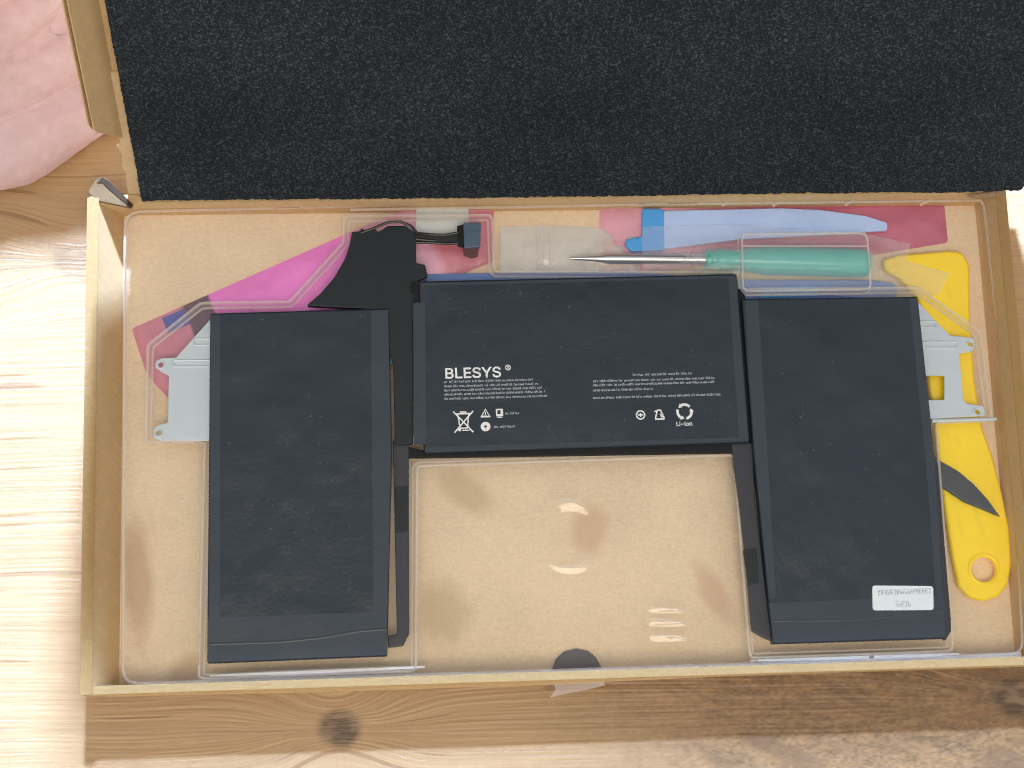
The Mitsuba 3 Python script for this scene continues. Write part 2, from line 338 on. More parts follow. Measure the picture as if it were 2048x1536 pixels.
# ragged corner where the side wall meets the hinge
cm = prism([(-170.0,179.5),(-169.3,181.4),(-167.2,185.0),(-164.7,185.7),(-162.2,184.0),(-153.9,174.8),(-154.6,173.7),(-166.4,176.4)], BH - 1.6, BH + 0.3, 0.4)
put(B + '__corner_tab', cm, 'torn_card')
put(B + '__corner_tab__shaded_edge', prism([(-166.8,183.1),(-164.9,185.2),(-161.8,183.3),(-153.8,174.7),(-154.7,173.5),(-162.8,180.8),(-164.8,183.1)], BH + 0.2, BH + 0.7, 0.15), 'shaded_edge')  # near-black strip paints the shadow line along the torn corner
cm = prism([(155.5,174.5),(165.2,176.0),(169.4,177.1),(170.0,175.5),(162.5,173.3)], BH - 1.6, BH + 0.9, 0.3)
put(B + '__corner_tab', cm, 'kraft_core')
# lid: panel, crease and side flap with its corrugated core
lp = prism(Polygon([(-154.8, -3.0), (177.6, -3.0), (177.6, 226), (-154.8, 226)]), -5.2, -1.2, 0.4); put(B + '__lid', lidmesh(lp), 'kraft')  # length beyond view is stretched so the lid shades the box interior
def lid_flap(x, s, name, out):
    """side flap: two liners and a wave between them, standing up from the lid"""
    S0, S1, Hf = 25.5, 178.0, 14.0
    def strip(d0, d1, top, s_in):
        m = prism(Polygon([(S0 + s_in, -1.5), (S1, -1.5), (S1, top), (S0 + s_in + 19.0, top), (S0 + s_in + 16.4, top - 1.2)]), d0, d1, 0.12)
        return m
    def stand(m):
        v = m.vertices.copy(); h = v[:, 1]; th = v[:, 2]
        m = m.copy(); m.vertices = np.c_[x + s * (th * 0.87 + h * 0.5), v[:, 0], h * 0.87 - th * 0.5 - 1.0]; m.fix_normals(); return lidmesh(m)
    k = put(f'{B}__lid__{name}', stand(soup([strip(0, 0.55, Hf, 0.0), strip(2.1, 2.65, Hf - 0.2, 0.4)])), 'kraft')
    us = np.arange(S0 + 18.5, S1, 0.35); wv = 1.33 + 0.72 * np.sin(us * 2 * math.pi / 3.1)
    ring = np.vstack([np.c_[us, wv + 0.13], np.c_[us[::-1], wv[::-1] - 0.13]])
    core = prism(Polygon(ring), -1.0, Hf - 0.8, 0)       # s, thickness, height
    v = core.vertices.copy(); core.vertices = np.c_[v[:, 0], v[:, 2], v[:, 1]]
    put(f'{B}__lid__flute_core', stand(core), 'kraft_core')
lid_flap(-153.6, -1, 'side_flap', 0.5)
lid_flap(177.4, 1, 'side_flap', 0.5)
# narrow crease flap beside the foam at the hinge
put(B + '__lid__crease_strip', lidmesh(prism(Polygon([(-155.6, -6.0), (-150.4, -6.0), (-150.4, 60), (-153.9, 60), (-155.2, 26), (-156.6, 24), (-155.4, 19.6), (-156.2, 13.5), (-155.2, 10), (-155.8, 4)]), -1.1, -0.4, 0.1)), 'kraft_edge')
put(B + '__front_wall__notch_shade_plate', prism([(-6.3,4.6),(-4.9,8.1),(-1.9,10.6),(2.5,11.6),(6.8,10.6),(9.6,8.2),(11.4,4.4)], 1.9, 3.0, 0.2), 'notch_grey')  # solid plate, its dark tone painted for the shade in the opening
tag(B, 'open brown corrugated cardboard box with its lid folded back, lying on the table', 'box')
labels[B + '__front_wall__notch_shade_plate'] = {'label': 'half round plate coloured dark as the shade in a thumb notch, middle of the front edge'}

# ------------------------------------------------------------------ foam sheet in the lid
def foam_mesh():
    x0, x1, s0, s1, st = -150.8, 176.2, -0.6, 165.0, 0.62
    xs, ss = np.arange(x0, x1 + st, st), np.arange(s0, s1 + st, st); nx, ns = len(xs), len(ss)
    X, S = np.meshgrid(xs, ss)
    P = np.stack([X, S, np.zeros_like(X)], -1)
    rng = np.random.default_rng(4)
    h = 0.45 * (mnoise(P * 1.1, 1) - 0.5) + 0.3 * (mnoise(P * 0.6, 2) - 0.5) + 1.6 * (mfbm(P * 0.02, 3, 5) - 0.5)
    pit = mnoise(P * 0.55, 9); h -= 0.7 * np.clip(pit - 0.72, 0, 1) * 3
    r = 1.6
    d = np.minimum.reduce([X - x0, x1 - X, S - s0, s1 - S]); h -= r - np.sqrt(np.maximum(r * r - np.maximum(r - d, 0) ** 2, 0))
    jit = rng.normal(0, 0.10, (ns, nx, 2)); 
    top = np.stack([X + jit[..., 0], S + jit[..., 1] + 0.5 * (mnoise(np.stack([X * 0.03, 0 * X, 0 * X], -1)) - 0.5), 4.4 + h], -1).reshape(-1, 3)
    i, j = np.meshgrid(np.arange(nx - 1), np.arange(ns - 1)); a = (j * nx + i).ravel()
    F = np.vstack([np.c_[a, a + 1, a + nx + 1], np.c_[a, a + nx + 1, a + nx]])
    edge = np.r_[np.arange(nx), np.arange(1, ns) * nx + nx - 1, (ns - 1) * nx + np.arange(nx - 2, -1, -1), np.arange(ns - 2, 0, -1) * nx]
    low = top[edge].copy(); low[:, 2] = -1.0; n0 = len(top); k = np.arange(len(edge)); k2 = (k + 1) % len(edge)
    F = np.vstack([F, np.c_[edge[k], n0 + k, edge[k2]], np.c_[edge[k2], n0 + k, n0 + k2]])
    return trimesh.Trimesh(np.vstack([top, low]), F, process=False)
k = put('foam_sheet', lidmesh(foam_mesh()), 'foam', False)
tag(k, 'black speckled foam sheet lining the inside of the raised lid', 'foam')

# ------------------------------------------------------------------ things lying on the box floor, below the clear tray
def pillow(poly, z0, h, seed, step=1.1, amp=0.5):
    """a thin filled pouch: a grid clipped to the outline, thin at its rim"""
    m = prism(rnd(poly, 1.0), z0, z0 + 0.5, 0.15)
    p = Polygon(poly) if not hasattr(poly, 'exterior') else poly
    p = rnd(p, 1.0).buffer(-0.15)
    x0, y0, x1, y1 = p.bounds; xs, ys = np.arange(x0, x1, step), np.arange(y0, y1, step); nx = len(xs)
    X, Y = np.meshgrid(xs, ys); pts = np.c_[X.ravel(), Y.ravel()]
    import shapely
    ins = shapely.contains_xy(p, pts[:, 0], pts[:, 1]); d = shapely.distance(shapely.points(pts), p.exterior)
    P = np.c_[pts, np.zeros(len(pts))]
    z = z0 + 0.5 + np.minimum(1, d / 7.0) ** 0.6 * h * (1 - amp * mfbm(P * 0.12, 3, seed)) + 0.02
    z = np.where(ins, z, z0 + 0.3)
    i, j = np.meshgrid(np.arange(nx - 1), np.arange(len(ys) - 1)); a = (j * nx + i).ravel()
    F = np.vstack([np.c_[a, a + 1, a + nx + 1], np.c_[a, a + nx + 1, a + nx]]); F = F[ins[F].all(1)]
    g = trimesh.Trimesh(np.c_[pts, z], F, process=False); g.remove_unreferenced_vertices()
    return soup([m, g])
k = put('pink_sachet', pillow([(-156.2,132.5),(-131.3,143.6),(-77.8,167.3),(-49.2,179.8),(-21.8,179.9),(-22.5,156.1),(-42.0,148.3),(-141.1,104.3),(-147.0,110.9),(-151.0,116.2)], 1.9, 3.2, 3), 'pink_sachet_film')
tag(k, 'long pink sachet with magenta and dark bands lying slantwise below the tray at the left', 'sachet')
kk = put('pink_sachet__paper_label', prism(rnd([(-50.9,179.2),(-31.8,179.4),(-31.3,166.9),(-51.8,164.9)], 0.8), 5.7, 6.1, 0.1), 'white_paper'); labels[kk] = {'label': 'pale grey paper label at the upper end'}
k = put('rose_sachet', pillow([(18.6,182.1),(87.7,180.5),(151.7,176.1),(151.8,161.0),(118.9,155.9),(70.8,155.0),(41.9,151.6),(17.2,149.6)], 1.9, 1.4, 8), 'rose_sachet_film')
tag(k, 'red and rose coloured sachet under the pale blue opening tool', 'sachet')
SP = 'blue_opening_tool'
put(SP + '__handle', prism(rnd([(34.1,175.0),(42.1,174.7),(41.6,158.4),(29.1,158.2),(26.9,160.6),(27.4,162.9),(33.5,164.0)], 1.0), 3.9, 6.0, 0.6), 'blue_plastic')
put(SP + '__blade', prism(rnd([(42.0,174.1),(86.9,174.5),(102.3,173.7),(119.5,171.1),(127.9,168.3),(127.6,165.1),(101.6,163.5),(70.8,162.3),(41.2,158.8)], 1.0), 4.2, 5.9, 0.7), 'pale_blue_plastic')
put(SP + '__blade__rib', prism(rnd([(43.1,167.9),(86.3,168.3),(113.2,167.7),(86.1,165.9),(43.0,165.5)], 0.3), 5.8, 6.3, 0.25), 'pale_blue_plastic')
tag(SP, 'flat pale blue opening tool with a bright blue end, pointing right', 'opening tool')
k = put('dark_blue_opening_tool', prism(rnd([(-49.1,151.1),(30.0,150.9),(69.3,147.0),(119.9,146.2),(128.7,144.9),(130.4,142.1),(128.1,137.5),(-49.3,143.1)], 1.5), 2.6, 4.6, 0.6), 'deep_blue_plastic')
tag(k, 'flat dark blue opening tool mostly hidden behind the battery cells', 'opening tool')
put('dark_blue_opening_tool__bright_tip', prism(rnd([(77.3,143.5),(98.3,144.3),(100.0,140.0),(77.0,139.6)], 0.6), 4.5, 5.1, 0.2), 'blue_plastic')
# zip bag
ZB = 'zip_bag'
put(ZB + '__pouch', pillow([(-19.9,169.4),(4.6,169.7),(34.4,166.3),(33.0,150.2),(-20.5,150.8)], 2.2, 2.2, 17, 0.8, 0.95), 'bag_film')
put(ZB + '__zip_strip', prism([(-6.2,169.3),(-3.8,169.3),(-3.9,150.5),(-6.4,150.5)], 4.6, 5.3, 0.2), 'tape_film')
put(ZB + '__zip_strip', prism([(-1.5,169.2),(-0.4,169.2),(-0.6,150.4),(-1.7,150.4)], 4.6, 5.2, 0.2), 'tape_film')
fm = Polygon([(33.5,167.4),(70.5,167.9),(121.0,163.1),(135.6,159.4),(133.7,152.7),(149.7,147.6),(145.1,139.3),(119.1,138.2),(69.4,143.6),(32.6,149.2)])
g = trimesh.Trimesh(*trimesh.remesh.subdivide_to_size(*((lambda m: (m.vertices, m.faces))(flat(fm, 0.0))), 1.3)); q = g.vertices
ya, yb = np.array([(32.8,154.6),(118.8,151.6)]); yl = ya[1] + (yb[1] - ya[1]) * (q[:, 0] - ya[0]) / (yb[0] - ya[0])
on = 1 / (1 + np.exp((q[:, 0] - yb[0] - 4) / 2.0)) / (1 + np.exp((ya[0] + 18 - q[:, 0]) / 4.0))
q[:, 2] = 6.9 + 6.2 * on * np.exp(-((q[:, 1] - yl) / 7.5) ** 4) + 1.2 * (mfbm(np.c_[q[:, :2] * 0.13, 0 * q[:, 0]], 3, 31) - 0.5) * (1 - 0.7 * on)
put(ZB + '__film', g, 'haze_film', True)
tag(ZB, 'crinkled clear zip bag with the green screwdriver inside', 'bag')
# screwdriver
SD = 'green_screwdriver'
a, b = np.array([(6.1,155.4),(56.6,154.3)]), np.array([(56.6,154.3),(119.0,151.8)])
ax = np.r_[b[1] - b[0], 0]; L = float(np.linalg.norm(ax)); o = np.r_[b[0], 7.2]
sh = np.r_[a[1] - a[0], 0]; SL = float(np.linalg.norm(sh)); so = np.r_[a[0], 7.2]
put(SD + '__shaft', lathe_x([(0, 0.05), (0.1, 0.5), (4, 0.8), (10, 1.25), (14, 2.0), (SL + 3, 2.0), (SL + 3, 0.0)], sh, so), 'steel')
hp = [(0, 0.0), (0, 3.2), (0.5, 3.7), (2.0, 3.7), (2.6, 3.3), (4.0, 3.3), (4.6, 3.9), (9, 3.9), (10, 3.6), (13, 3.8), (17, 4.6), (24, 5.3), (L * 0.75, 5.4), (L - 3, 5.3), (L - 1, 4.9), (L - 0.2, 4.2), (L, 3.4), (L, 0)]
hm = lathe_x(hp, ax, o, 48); put(SD + '__handle', hm, 'teal_plastic')
fl = []
d3 = ax / L; sd = np.cross([0, 0, 1], d3)
for t in (20, 70, 110, 160, 250, 290):
    q = math.radians(t); off = 5.15 * (math.cos(q) * sd + math.sin(q) * np.array([0, 0, 1.0]))
    put(SD + '__handle__grip_rib', tube(resample([o + d3 * 19 + off * 0.93, o + d3 * 24 + off, o + d3 * (L - 4) + off, o + d3 * (L - 1.5) + off * 0.93], 3), 0.55), 'teal_plastic')
tag(SD, 'small screwdriver with a teal green handle and thin steel shaft', 'screwdriver')
# yellow tool
yel = rnd([(124.4,153.7),(131.9,155.6),(151.4,156.9),(156.0,156.2),(158.3,151.2),(156.8,129.8),(156.4,106.6),(157.5,89.4),(160.8,77.1),(163.1,63.0),(164.6,49.9),(164.1,37.0),(161.9,29.4),(158.0,25.5),(152.5,24.0),(147.0,25.6),(143.6,29.9),(142.2,39.4),(141.0,56.1),(140.1,72.9),(139.6,89.8),(138.8,107.0),(138.3,120.4),(138.0,130.1),(137.4,137.9),(131.1,145.8),(125.3,149.8)], 2.0)
yc = [(153.5,35.6)][0]
k = put('yellow_pry_tool', prism(yel.difference(Point(yc).buffer(4.6, quad_segs=10)), 2.6, 6.0, 1.3, 4), 'yellow_plastic')
rr = [(yc[0] + 5.4 * math.cos(t), yc[1] + 5.4 * math.sin(t), 5.75) for t in np.linspace(0, 2 * math.pi, 40)[:-1]]
put('yellow_pry_tool__eyelet', tube(rr, 0.8, True), 'yellow_plastic')
tag(k, 'long yellow plastic pry tool with a round hanging hole at its lower end', 'pry tool')
k = put('grey_pointed_piece', prism([(136.2,79.2),(139.8,76.1),(146.4,72.0),(151.8,67.1),(156.8,61.0),(160.7,54.6),(154.6,57.3),(147.3,60.5),(141.1,65.1),(135.4,68.6)], 6.1, 8.0, 0.8), 'grey_plastic')  # plain dark grey wedge laid across the yellow tool
tag(k, 'dark grey pointed piece crossing the yellow tool', 'tool')

# ------------------------------------------------------------------ clear tray
Z1, Z0 = 10.0, 8.3
seat = rnd([(-149.2,124.5),(-130.3,139.8),(-98.1,139.7),(-78.1,162.1),(-78.0,172.1),(-23.1,171.8),(-23.1,150.1),(68.6,148.3),(68.6,141.9),(136.2,141.3),(158.5,123.9),(160.0,90.0),(138.8,89.7),(138.1,6.2),(64.0,6.0),(62.6,79.4),(-53.1,78.0),(-55.2,5.1),(-130.8,4.7),(-128.8,88.5),(-149.7,88.9)], 1.2, 4)
outer = rnd([(-157.9,174.7),(-75.7,175.9),(36.5,177.3),(164.4,177.0),(165.5,116.9),(165.4,42.0),(163.8,4.0),(63.9,3.9),(-43.2,3.7),(-156.9,3.8)], 5.0, 6)
seat_in = Polygon(ring_offset(rings_of(seat)[0], 1.5)).buffer(0)
def skirt(ring_a, za, ring_b, zb):
    n = len(ring_a); V = np.vstack([np.c_[ring_a, np.full(n, za)], np.c_[ring_b, np.full(n, zb)]]); i = np.arange(n); j = (i + 1) % n
    return trimesh.Trimesh(V, np.vstack([np.c_[i, j, n + j], np.c_[i, n + j, n + i]]), process=False)
pl = outer.difference(seat)
bump_r = rnd([(69.8,162.1),(117.3,161.9),(117.2,140.2),(68.9,140.2)], 1.5, 4)
rs, ro = rings_of(seat)[0], rings_of(outer)[0]
ri = ring_offset(rs, 1.5)
walls = [skirt(ro, Z1, ring_offset(ro, -1.4), 2.2), skirt(rs, Z1, ri, Z0)]
sheet = [flat(pl, Z1), flat(Polygon(ri).buffer(0), Z0)]
rb = rings_of(bump_r)[0]; sheet += [flat(bump_r, 13.6)]; walls += [skirt(rb, 13.6, ring_offset(rb, -0.8), 10.02)]
cc = [(1.3,52.4)][0]
def wavy(m, amp, dome=False):
    q, f = trimesh.remesh.subdivide_to_size(m.vertices, m.faces, 2.6); w = np.c_[q[:, :2], 0 * q[:, 0]]
    q[:, 2] += amp * 2.0 * (mfbm(w * [0.022, 0.034, 1], 2, 41) - 0.5) + amp * 0.35 * (mfbm(w * 0.11, 2, 43) - 0.5)
    if dome:
        r = np.hypot(q[:, 0] - cc[0], q[:, 1] - cc[1]) / 14.5; q[:, 2] += 0.85 * np.exp(-((r - 0.8) / 0.20) ** 2)
        for x0, y0 in [(35.2,24.6),(35.0,20.0),(34.7,15.0)]:
            u, v = (q[:, 0] - x0) / 7.5, (q[:, 1] - y0) / 1.7; q[:, 2] += 0.9 * np.clip(1 - u ** 4, 0, 1) * np.exp(-v * v * 2)
    m = trimesh.Trimesh(q, f, process=False); m.merge_vertices(); return m
put('clear_tray__sheet', wavy(sheet[0], 1.3, True), 'clear_sheet', True)
put('clear_tray__seat_floor', wavy(sheet[1], 0.5), 'clear_sheet', True)
put('clear_tray__pocket_top', wavy(sheet[2], 0.5), 'clear_sheet', True)
put('clear_tray__side_slope', soup(walls), 'clear_wall', False)
def bead(pts, r, closed=False, z=None):
    p = np.array(pts, float)
    if p.shape[1] == 2: p = np.c_[p, np.full(len(p), z)]
    return tube(p, r, closed, 6)
put('clear_tray__seat_edge', soup([bead(resample(rs, 2, True), 0.55, True, Z1), bead(resample(ri, 2, True), 0.45, True, Z0)]), 'edge_highlight')
put('clear_tray__outer_edge', soup([bead(resample(ro, 2, True), 0.55, True, Z1), bead(resample(ring_offset(ro, -1.4), 2, True), 0.5, True, 2.4)]), 'edge_highlight')
put('clear_tray__raised_pocket', soup([bead(resample(rb, 2, True), 0.4, True, 13.6), bead(resample(ring_offset(rb, -0.8), 2, True), 0.35, True, 10.2), bead([*[(69.5,157.5),(117.3,156.8)]], 0.35, False, 13.6)]), 'edge_highlight')
for seg in ([(-140.6,177.6),(-112.3,177.6)], [(63.7,174.1),(68.8,179.1)], [(82.8,173.8),(92.1,179.2)], [(110.6,173.9),(120.6,179.7)], [(139.5,173.5),(149.6,178.6)]):
    put('clear_tray__stiffening_rib', bead(resample(seg, 2), 0.5, False, 10.4), 'edge_highlight')
for y0, y1 in ((1216, 1224), (1238, 1246), (1268, 1276)):
    a, b = [(28.7,20.9),(41.6,19.1)]; dy = (1242 - (y0 + y1) / 2) / 5.4
    put('clear_tray__stiffening_rib', bead(resample([(a[0], a[1] + dy), (b[0], b[1] + dy)], 1.5), 0.62, False, 10.3), 'edge_highlight')
for t0, t1 in ((0.9, 2.1), (-1.95, -0.75)):
    put('clear_tray__highlight_arc', bead([(cc[0] - 2 + 13 * math.cos(t), cc[1] + 12.2 * math.sin(t)) for t in np.linspace(t0, t1, 16)], np.r_[0.1, np.linspace(0.2, 0.55, 7), np.linspace(0.55, 0.2, 7), 0.1], False, 10.2), 'edge_highlight')  # pale bead arcs stand in for curved highlights on the sheet
for seg in ([(-127.1,5.7),(-88.8,5.9),(-51.9,6.4)], [(64.1,5.0),(100.5,4.9),(140.6,5.1)]):
    put('clear_tray__front_lip', bead(resample(seg, 2), 1.0 * np.sin(np.linspace(0.06, math.pi - 0.06, len(resample(seg, 2)))) ** 0.4, False, 9.2), 'lip_highlight')
for a in ([(-88.9,1.5)], [(-34.8,2.1)], [(45.6,2.7)], [(70.5,2.3)], [(98.5,2.3)]):
    put('clear_tray__tab', prism(Point(a[0]).buffer(1.4), 9.0, 10.6, 0.4), 'edge_highlight')
fl = Polygon([(-155.3,2.9),(-88.6,3.2),(-8.2,3.5),(63.0,3.7),(161.7,5.0),(161.8,2.8),(62.9,1.3),(-8.3,1.1),(-88.7,0.7),(-154.6,0.5)])
g = trimesh.Trimesh(*trimesh.remesh.subdivide_to_size(*((lambda m: (m.vertices, m.faces))(flat(fl, 0.0))), 2.0)); q = g.vertices
q[:, 2] = 13.2 + 1.6 * (mfbm(np.c_[q[:, 0] * 0.03, q[:, 1] * 0.25, 0 * q[:, 0]], 3, 21) - 0.3); put('clear_tray__front_flange', g, 'clear_flange', True)
for seg in ([(-155.9,177.2),(-77.5,177.6)], [(-75.7,174.5),(-22.8,174.8),(36.5,175.3),(163.4,175.3)], [(-22.7,177.0),(63.3,177.3)]):
    put('clear_tray__back_ridge', bead(resample(seg, 2), 0.55, False, 9.9), 'edge_highlight')
tag('clear_tray', 'clear thermoformed plastic tray that holds the battery inside the box', 'tray')

# ------------------------------------------------------------------ laptop battery
BT = 'laptop_battery'
ZB0, ZB1 = 9.0, 14.0
def cell(corners, seed, key):
    p = rnd(corners, 0.7, 4); return put(f'{BT}__{key}', prism(p, ZB0, ZB1, 0.7, 3), 'cell_wrap')
def strip(par, pts, z=ZB1, h=0.12, name='edge_tape', m='cell_tape'):
    put(f'{par}__{name}', prism(pts, z + 0.01, z + h, 0.04, 1), m)
c0 = cell([(-126.6,135.0),(-62.1,135.8),(-62.0,83.4),(-65.1,10.4),(-127.6,9.8),(-127.0,84.9)], 1, 'cell')
strip(c0, [(-126.3,134.3),(-123.0,134.4),(-123.1,25.4),(-126.9,25.1)]); strip(c0, [(-68.6,135.0),(-62.4,135.1),(-62.4,83.4),(-64.8,26.1),(-69.8,25.9)])
strip(c0, [(-127.3,25.5),(-64.9,26.1),(-65.2,10.8),(-127.3,10.3)], ZB1 + 0.06)
w = np.array([(-126.5,16.4),(-102.4,16.4),(-88.5,17.4),(-74.5,19.4),(-65.4,19.8)]); put(c0 + '__tape_crease', tube(np.c_[resample(w, 3), np.full(len(resample(w, 3)), 14.15)], 0.55, False, 8, 0.35), 'cell_tape')
c1 = cell([(-50.9,145.8),(66.9,146.8),(67.9,83.4),(-50.6,82.1)], 2, 'cell')
strip(c1, [(-53.3,137.5),(-48.9,137.7),(-49.8,85.3),(-54.1,85.0)], ZB1 - 0.35, 0.5)
strip(c1, [(-49.8,145.0),(66.1,146.1),(66.3,145.1),(-49.9,143.9)]); strip(c1, [(63.5,145.2),(66.5,145.1),(67.3,84.9),(64.0,84.6)])
strip(c1, [(-50.2,84.2),(67.3,85.3),(67.4,83.8),(-50.2,82.6)])
c2 = cell([(68.2,137.3),(134.7,137.0),(136.2,73.4),(135.0,10.6),(71.7,10.5),(69.0,82.3)], 3, 'cell')
strip(c2, [(69.3,136.3),(74.2,136.4),(74.1,82.2),(73.9,26.7),(71.3,26.5),(69.3,82.3)]); strip(c2, [(131.2,136.2),(134.2,136.4),(135.8,73.4),(134.8,26.1),(132.2,25.8),(132.5,73.5)])
strip(c2, [(71.2,25.0),(135.2,26.1),(134.5,11.1),(72.0,11.0)], ZB1 + 0.06)
w = np.array([(72.0,18.6),(100.1,18.1),(134.3,20.4)]); put(c2 + '__tape_crease', tube(np.c_[resample(w, 3), np.full(len(resample(w, 3)), 14.12)], 0.4, False, 8, 0.3), 'cell_tape')
# black circuit board cover with its curved shoulder
bc = [(-92.2,137.3),(-87.0,141.7),(-81.9,147.7),(-77.8,154.8),(-75.9,160.5),(-75.1,165.0),(-72.1,165.4),(-71.7,166.5),(-69.6,165.3),(-66.6,166.1),(-65.5,164.9),(-61.8,167.2),(-55.2,167.1),(-52.7,165.1),(-51.6,163.6),(-51.8,152.9),(-48.6,152.1),(-47.6,147.9),(-51.3,146.1),(-51.5,136.6),(-53.4,131.4),(-54.4,85.6),(-60.9,85.4),(-61.0,135.3)]
put(BT + '__board_cover', prism(rnd(bc, 0.4), 10.4, 13.3, 0.35), 'board_black')
put(BT + '__board_cover__notch_block', prism([(-53.8,145.6),(-50.9,145.9),(-51.1,137.2),(-53.7,137.6),(-52.5,140.6),(-54.3,141.8)], 13.3, 13.8, 0.2), 'gap_black')
put(BT + '__side_frame', prism(rnd([(-61.6,87.5),(-55.9,86.0),(-57.3,18.0),(-59.5,13.9),(-64.8,13.4),(-64.7,17.6),(-61.6,18.2)], 0.5), 8.9, 11.6, 0.4), 'frame_black')
put(BT + '__side_frame', prism(rnd([(61.5,83.4),(69.3,83.6),(69.1,62.6),(71.5,19.2),(72.5,11.4),(68.6,13.2),(65.1,15.5),(64.3,44.5)], 0.5), 8.9, 11.6, 0.4), 'frame_black')
put(BT + '__side_frame', prism(rnd([(67.6,142.5),(70.1,139.3),(70.8,84.6),(68.6,83.6),(67.0,118.4)], 0.4), 8.9, 11.2, 0.3), 'gap_black')
put(BT + '__side_frame', prism(rnd([(136.5,79.5),(137.9,73.8),(138.0,17.3),(137.7,13.3),(135.2,9.8),(133.5,12.0)], 0.4), 8.9, 11.2, 0.3), 'frame_black')
put(BT + '__side_frame', prism(rnd([(-58.0,85.3),(-51.6,83.7),(67.5,85.1),(68.4,81.4),(61.3,80.0),(-52.7,80.8),(-57.0,80.9)], 0.4), 8.9, 11.4, 0.3), 'gap_black')
put(BT + '__side_frame__spacer', prism([(-61.2,70.1),(-56.6,70.6),(-56.9,54.4),(-61.5,53.8)], 11.5, 12.3, 0.2), 'board_black')
put(BT + '__side_frame_001__spacer', prism([(63.4,44.4),(68.2,44.7),(68.5,32.6),(64.4,31.8)], 11.5, 12.3, 0.2), 'board_black')
for i in range(4):
    put(BT + '__solder_tab', prism(affinity.translate(Polygon([(-62.3,133.1),(-61.2,133.0),(-61.3,130.8),(-62.3,130.8)]), 0, -5.2 * i), 11.0, 12.0, 0.15), 'connector_blue')
# cable and connector
cb = np.c_[resample(np.array([(-52.7,162.8),(-48.3,162.4),(-41.0,161.9),(-35.4,162.6)]), 1.2), np.zeros(len(resample(np.array([(-52.7,162.8),(-48.3,162.4),(-41.0,161.9),(-35.4,162.6)]), 1.2)))]
ms = []
rbn = prism(LineString([(-53.4,163.0),(-48.3,162.4),(-41.0,161.9),(-35.8,162.6)]).buffer(1.9, cap_style=2), 11.6, 12.5, 0.25); put(BT + '__cable_ribbon', rbn, 'cable_black')
for k in (0, 2, 5):
    q = cb.copy(); q[:, 1] += (k - 2.5) * 0.75; q[:, 2] = 12.2 + 0.5 * np.sin(np.linspace(0, 3, len(q)) + k); q[:, 1] += 0.25 * np.sin(np.linspace(0, 4, len(q)) + k * 1.7)
    put(BT + '__cable_wire', tube(q, 0.52), 'cable_black')
lp = np.array([(-72.1,164.6),(-67.5,166.1),(-62.0,168.3),(-57.4,168.6),(-53.4,167.0),(-50.8,163.9)]); q = resample(lp, 1.0); put(BT + '__cable_wire', tube(np.c_[q, 12.8 + 0.9 * np.sin(np.linspace(0, math.pi, len(q)))], 0.55), 'cable_black')
cx = [(-34.1,167.8),(-27.5,167.7),(-28.1,158.3),(-34.1,158.0)]
put(BT + '__connector', prism(rnd(cx, 0.4), 11.4, 14.4, 0.4), 'connector_blue')
put(BT + '__connector__ridge', prism([(-33.2,164.1),(-28.4,164.4),(-28.6,163.2),(-33.2,162.9)], 14.3, 14.8, 0.2), 'connector_blue')
put(BT + '__connector__pin_block', prism([(-34.4,158.7),(-28.4,159.0),(-28.9,155.5),(-31.2,154.8),(-34.1,156.0)], 10.6, 12.6, 0.3), 'pin_dark')
put(BT + '__connector__wire_guard', prism([(-36.4,166.8),(-33.8,167.6),(-34.0,158.7),(-36.2,159.2)], 11.4, 13.2, 0.3), 'gap_black')
# steel mounting plates
lb = rnd([(-126.3,135.9),(-126.2,88.7),(-144.3,89.1),(-146.9,90.2),(-147.0,93.5),(-145.0,94.9),(-141.9,95.6),(-141.6,112.8),(-144.4,114.3),(-146.6,116.2),(-146.2,118.4),(-143.8,119.4),(-139.1,119.4),(-127.7,132.5)], 0.7)
lb = lb.difference(unary_union([Point(p).buffer(0.95) for p in [(-144.5,116.9),(-145.0,92.0)]]))
put(BT + '__mounting_plate', prism(lb, 10.0, 10.9, 0.2), 'steel_plate')
rbp = rnd([(134.9,136.5),(141.2,128.7),(146.7,122.5),(155.4,121.5),(156.0,118.8),(154.6,116.4),(149.6,115.5),(149.6,98.0),(151.0,96.5),(157.0,95.6),(157.4,91.8),(136.5,91.1),(135.8,105.9)], 0.7)
rbp = rbp.difference(unary_union([Point(p).buffer(0.85) for p in [(154.1,119.1),(154.5,93.4)]])).difference(rnd([(135.2,107.4),(143.2,107.3),(142.4,98.2),(134.5,98.3)], 0.5))
put(BT + '__mounting_plate', prism(rbp, 10.0, 10.9, 0.2), 'steel_plate')
def slotbead(par, pts):
    q = np.array(LineString(pts).buffer(1.15, quad_segs=5).exterior.coords)[:-1]
    put(par + '__pressed_rib', tube(np.c_[resample(q, 0.7, True), np.full(len(resample(q, 0.7, True)), 10.95)], 0.5, True, 8), 'steel_plate')
slotbead(BT + '__mounting_plate', [(-139.1,117.2),(-127.3,117.0)]); slotbead(BT + '__mounting_plate', [(-131.6,125.0),(-127.3,125.0)])
slotbead(BT + '__mounting_plate_001', [(136.4,119.1),(147.8,118.9)]); slotbead(BT + '__mounting_plate_001', [(136.3,126.9),(140.8,126.8)])
for par, ps in ((BT + '__mounting_plate', [(-144.4,116.8),(-145.0,91.9)]), (BT + '__mounting_plate_001', [(153.9,119.0),(154.3,93.3)])):
    for p in ps: put(par + '__eyelet', tube([(p[0] + 1.3 * math.cos(t), p[1] + 1.3 * math.sin(t), 10.95) for t in np.linspace(0, 2 * math.pi, 25)[:-1]], 0.34, True, 8), 'steel_plate')
put(BT + '__mounting_plate_001__folded_edge', tube(np.c_[np.array([(137.0,90.3),(161.3,90.5)]), [11.0, 11.0]], 0.7), 'steel_plate')
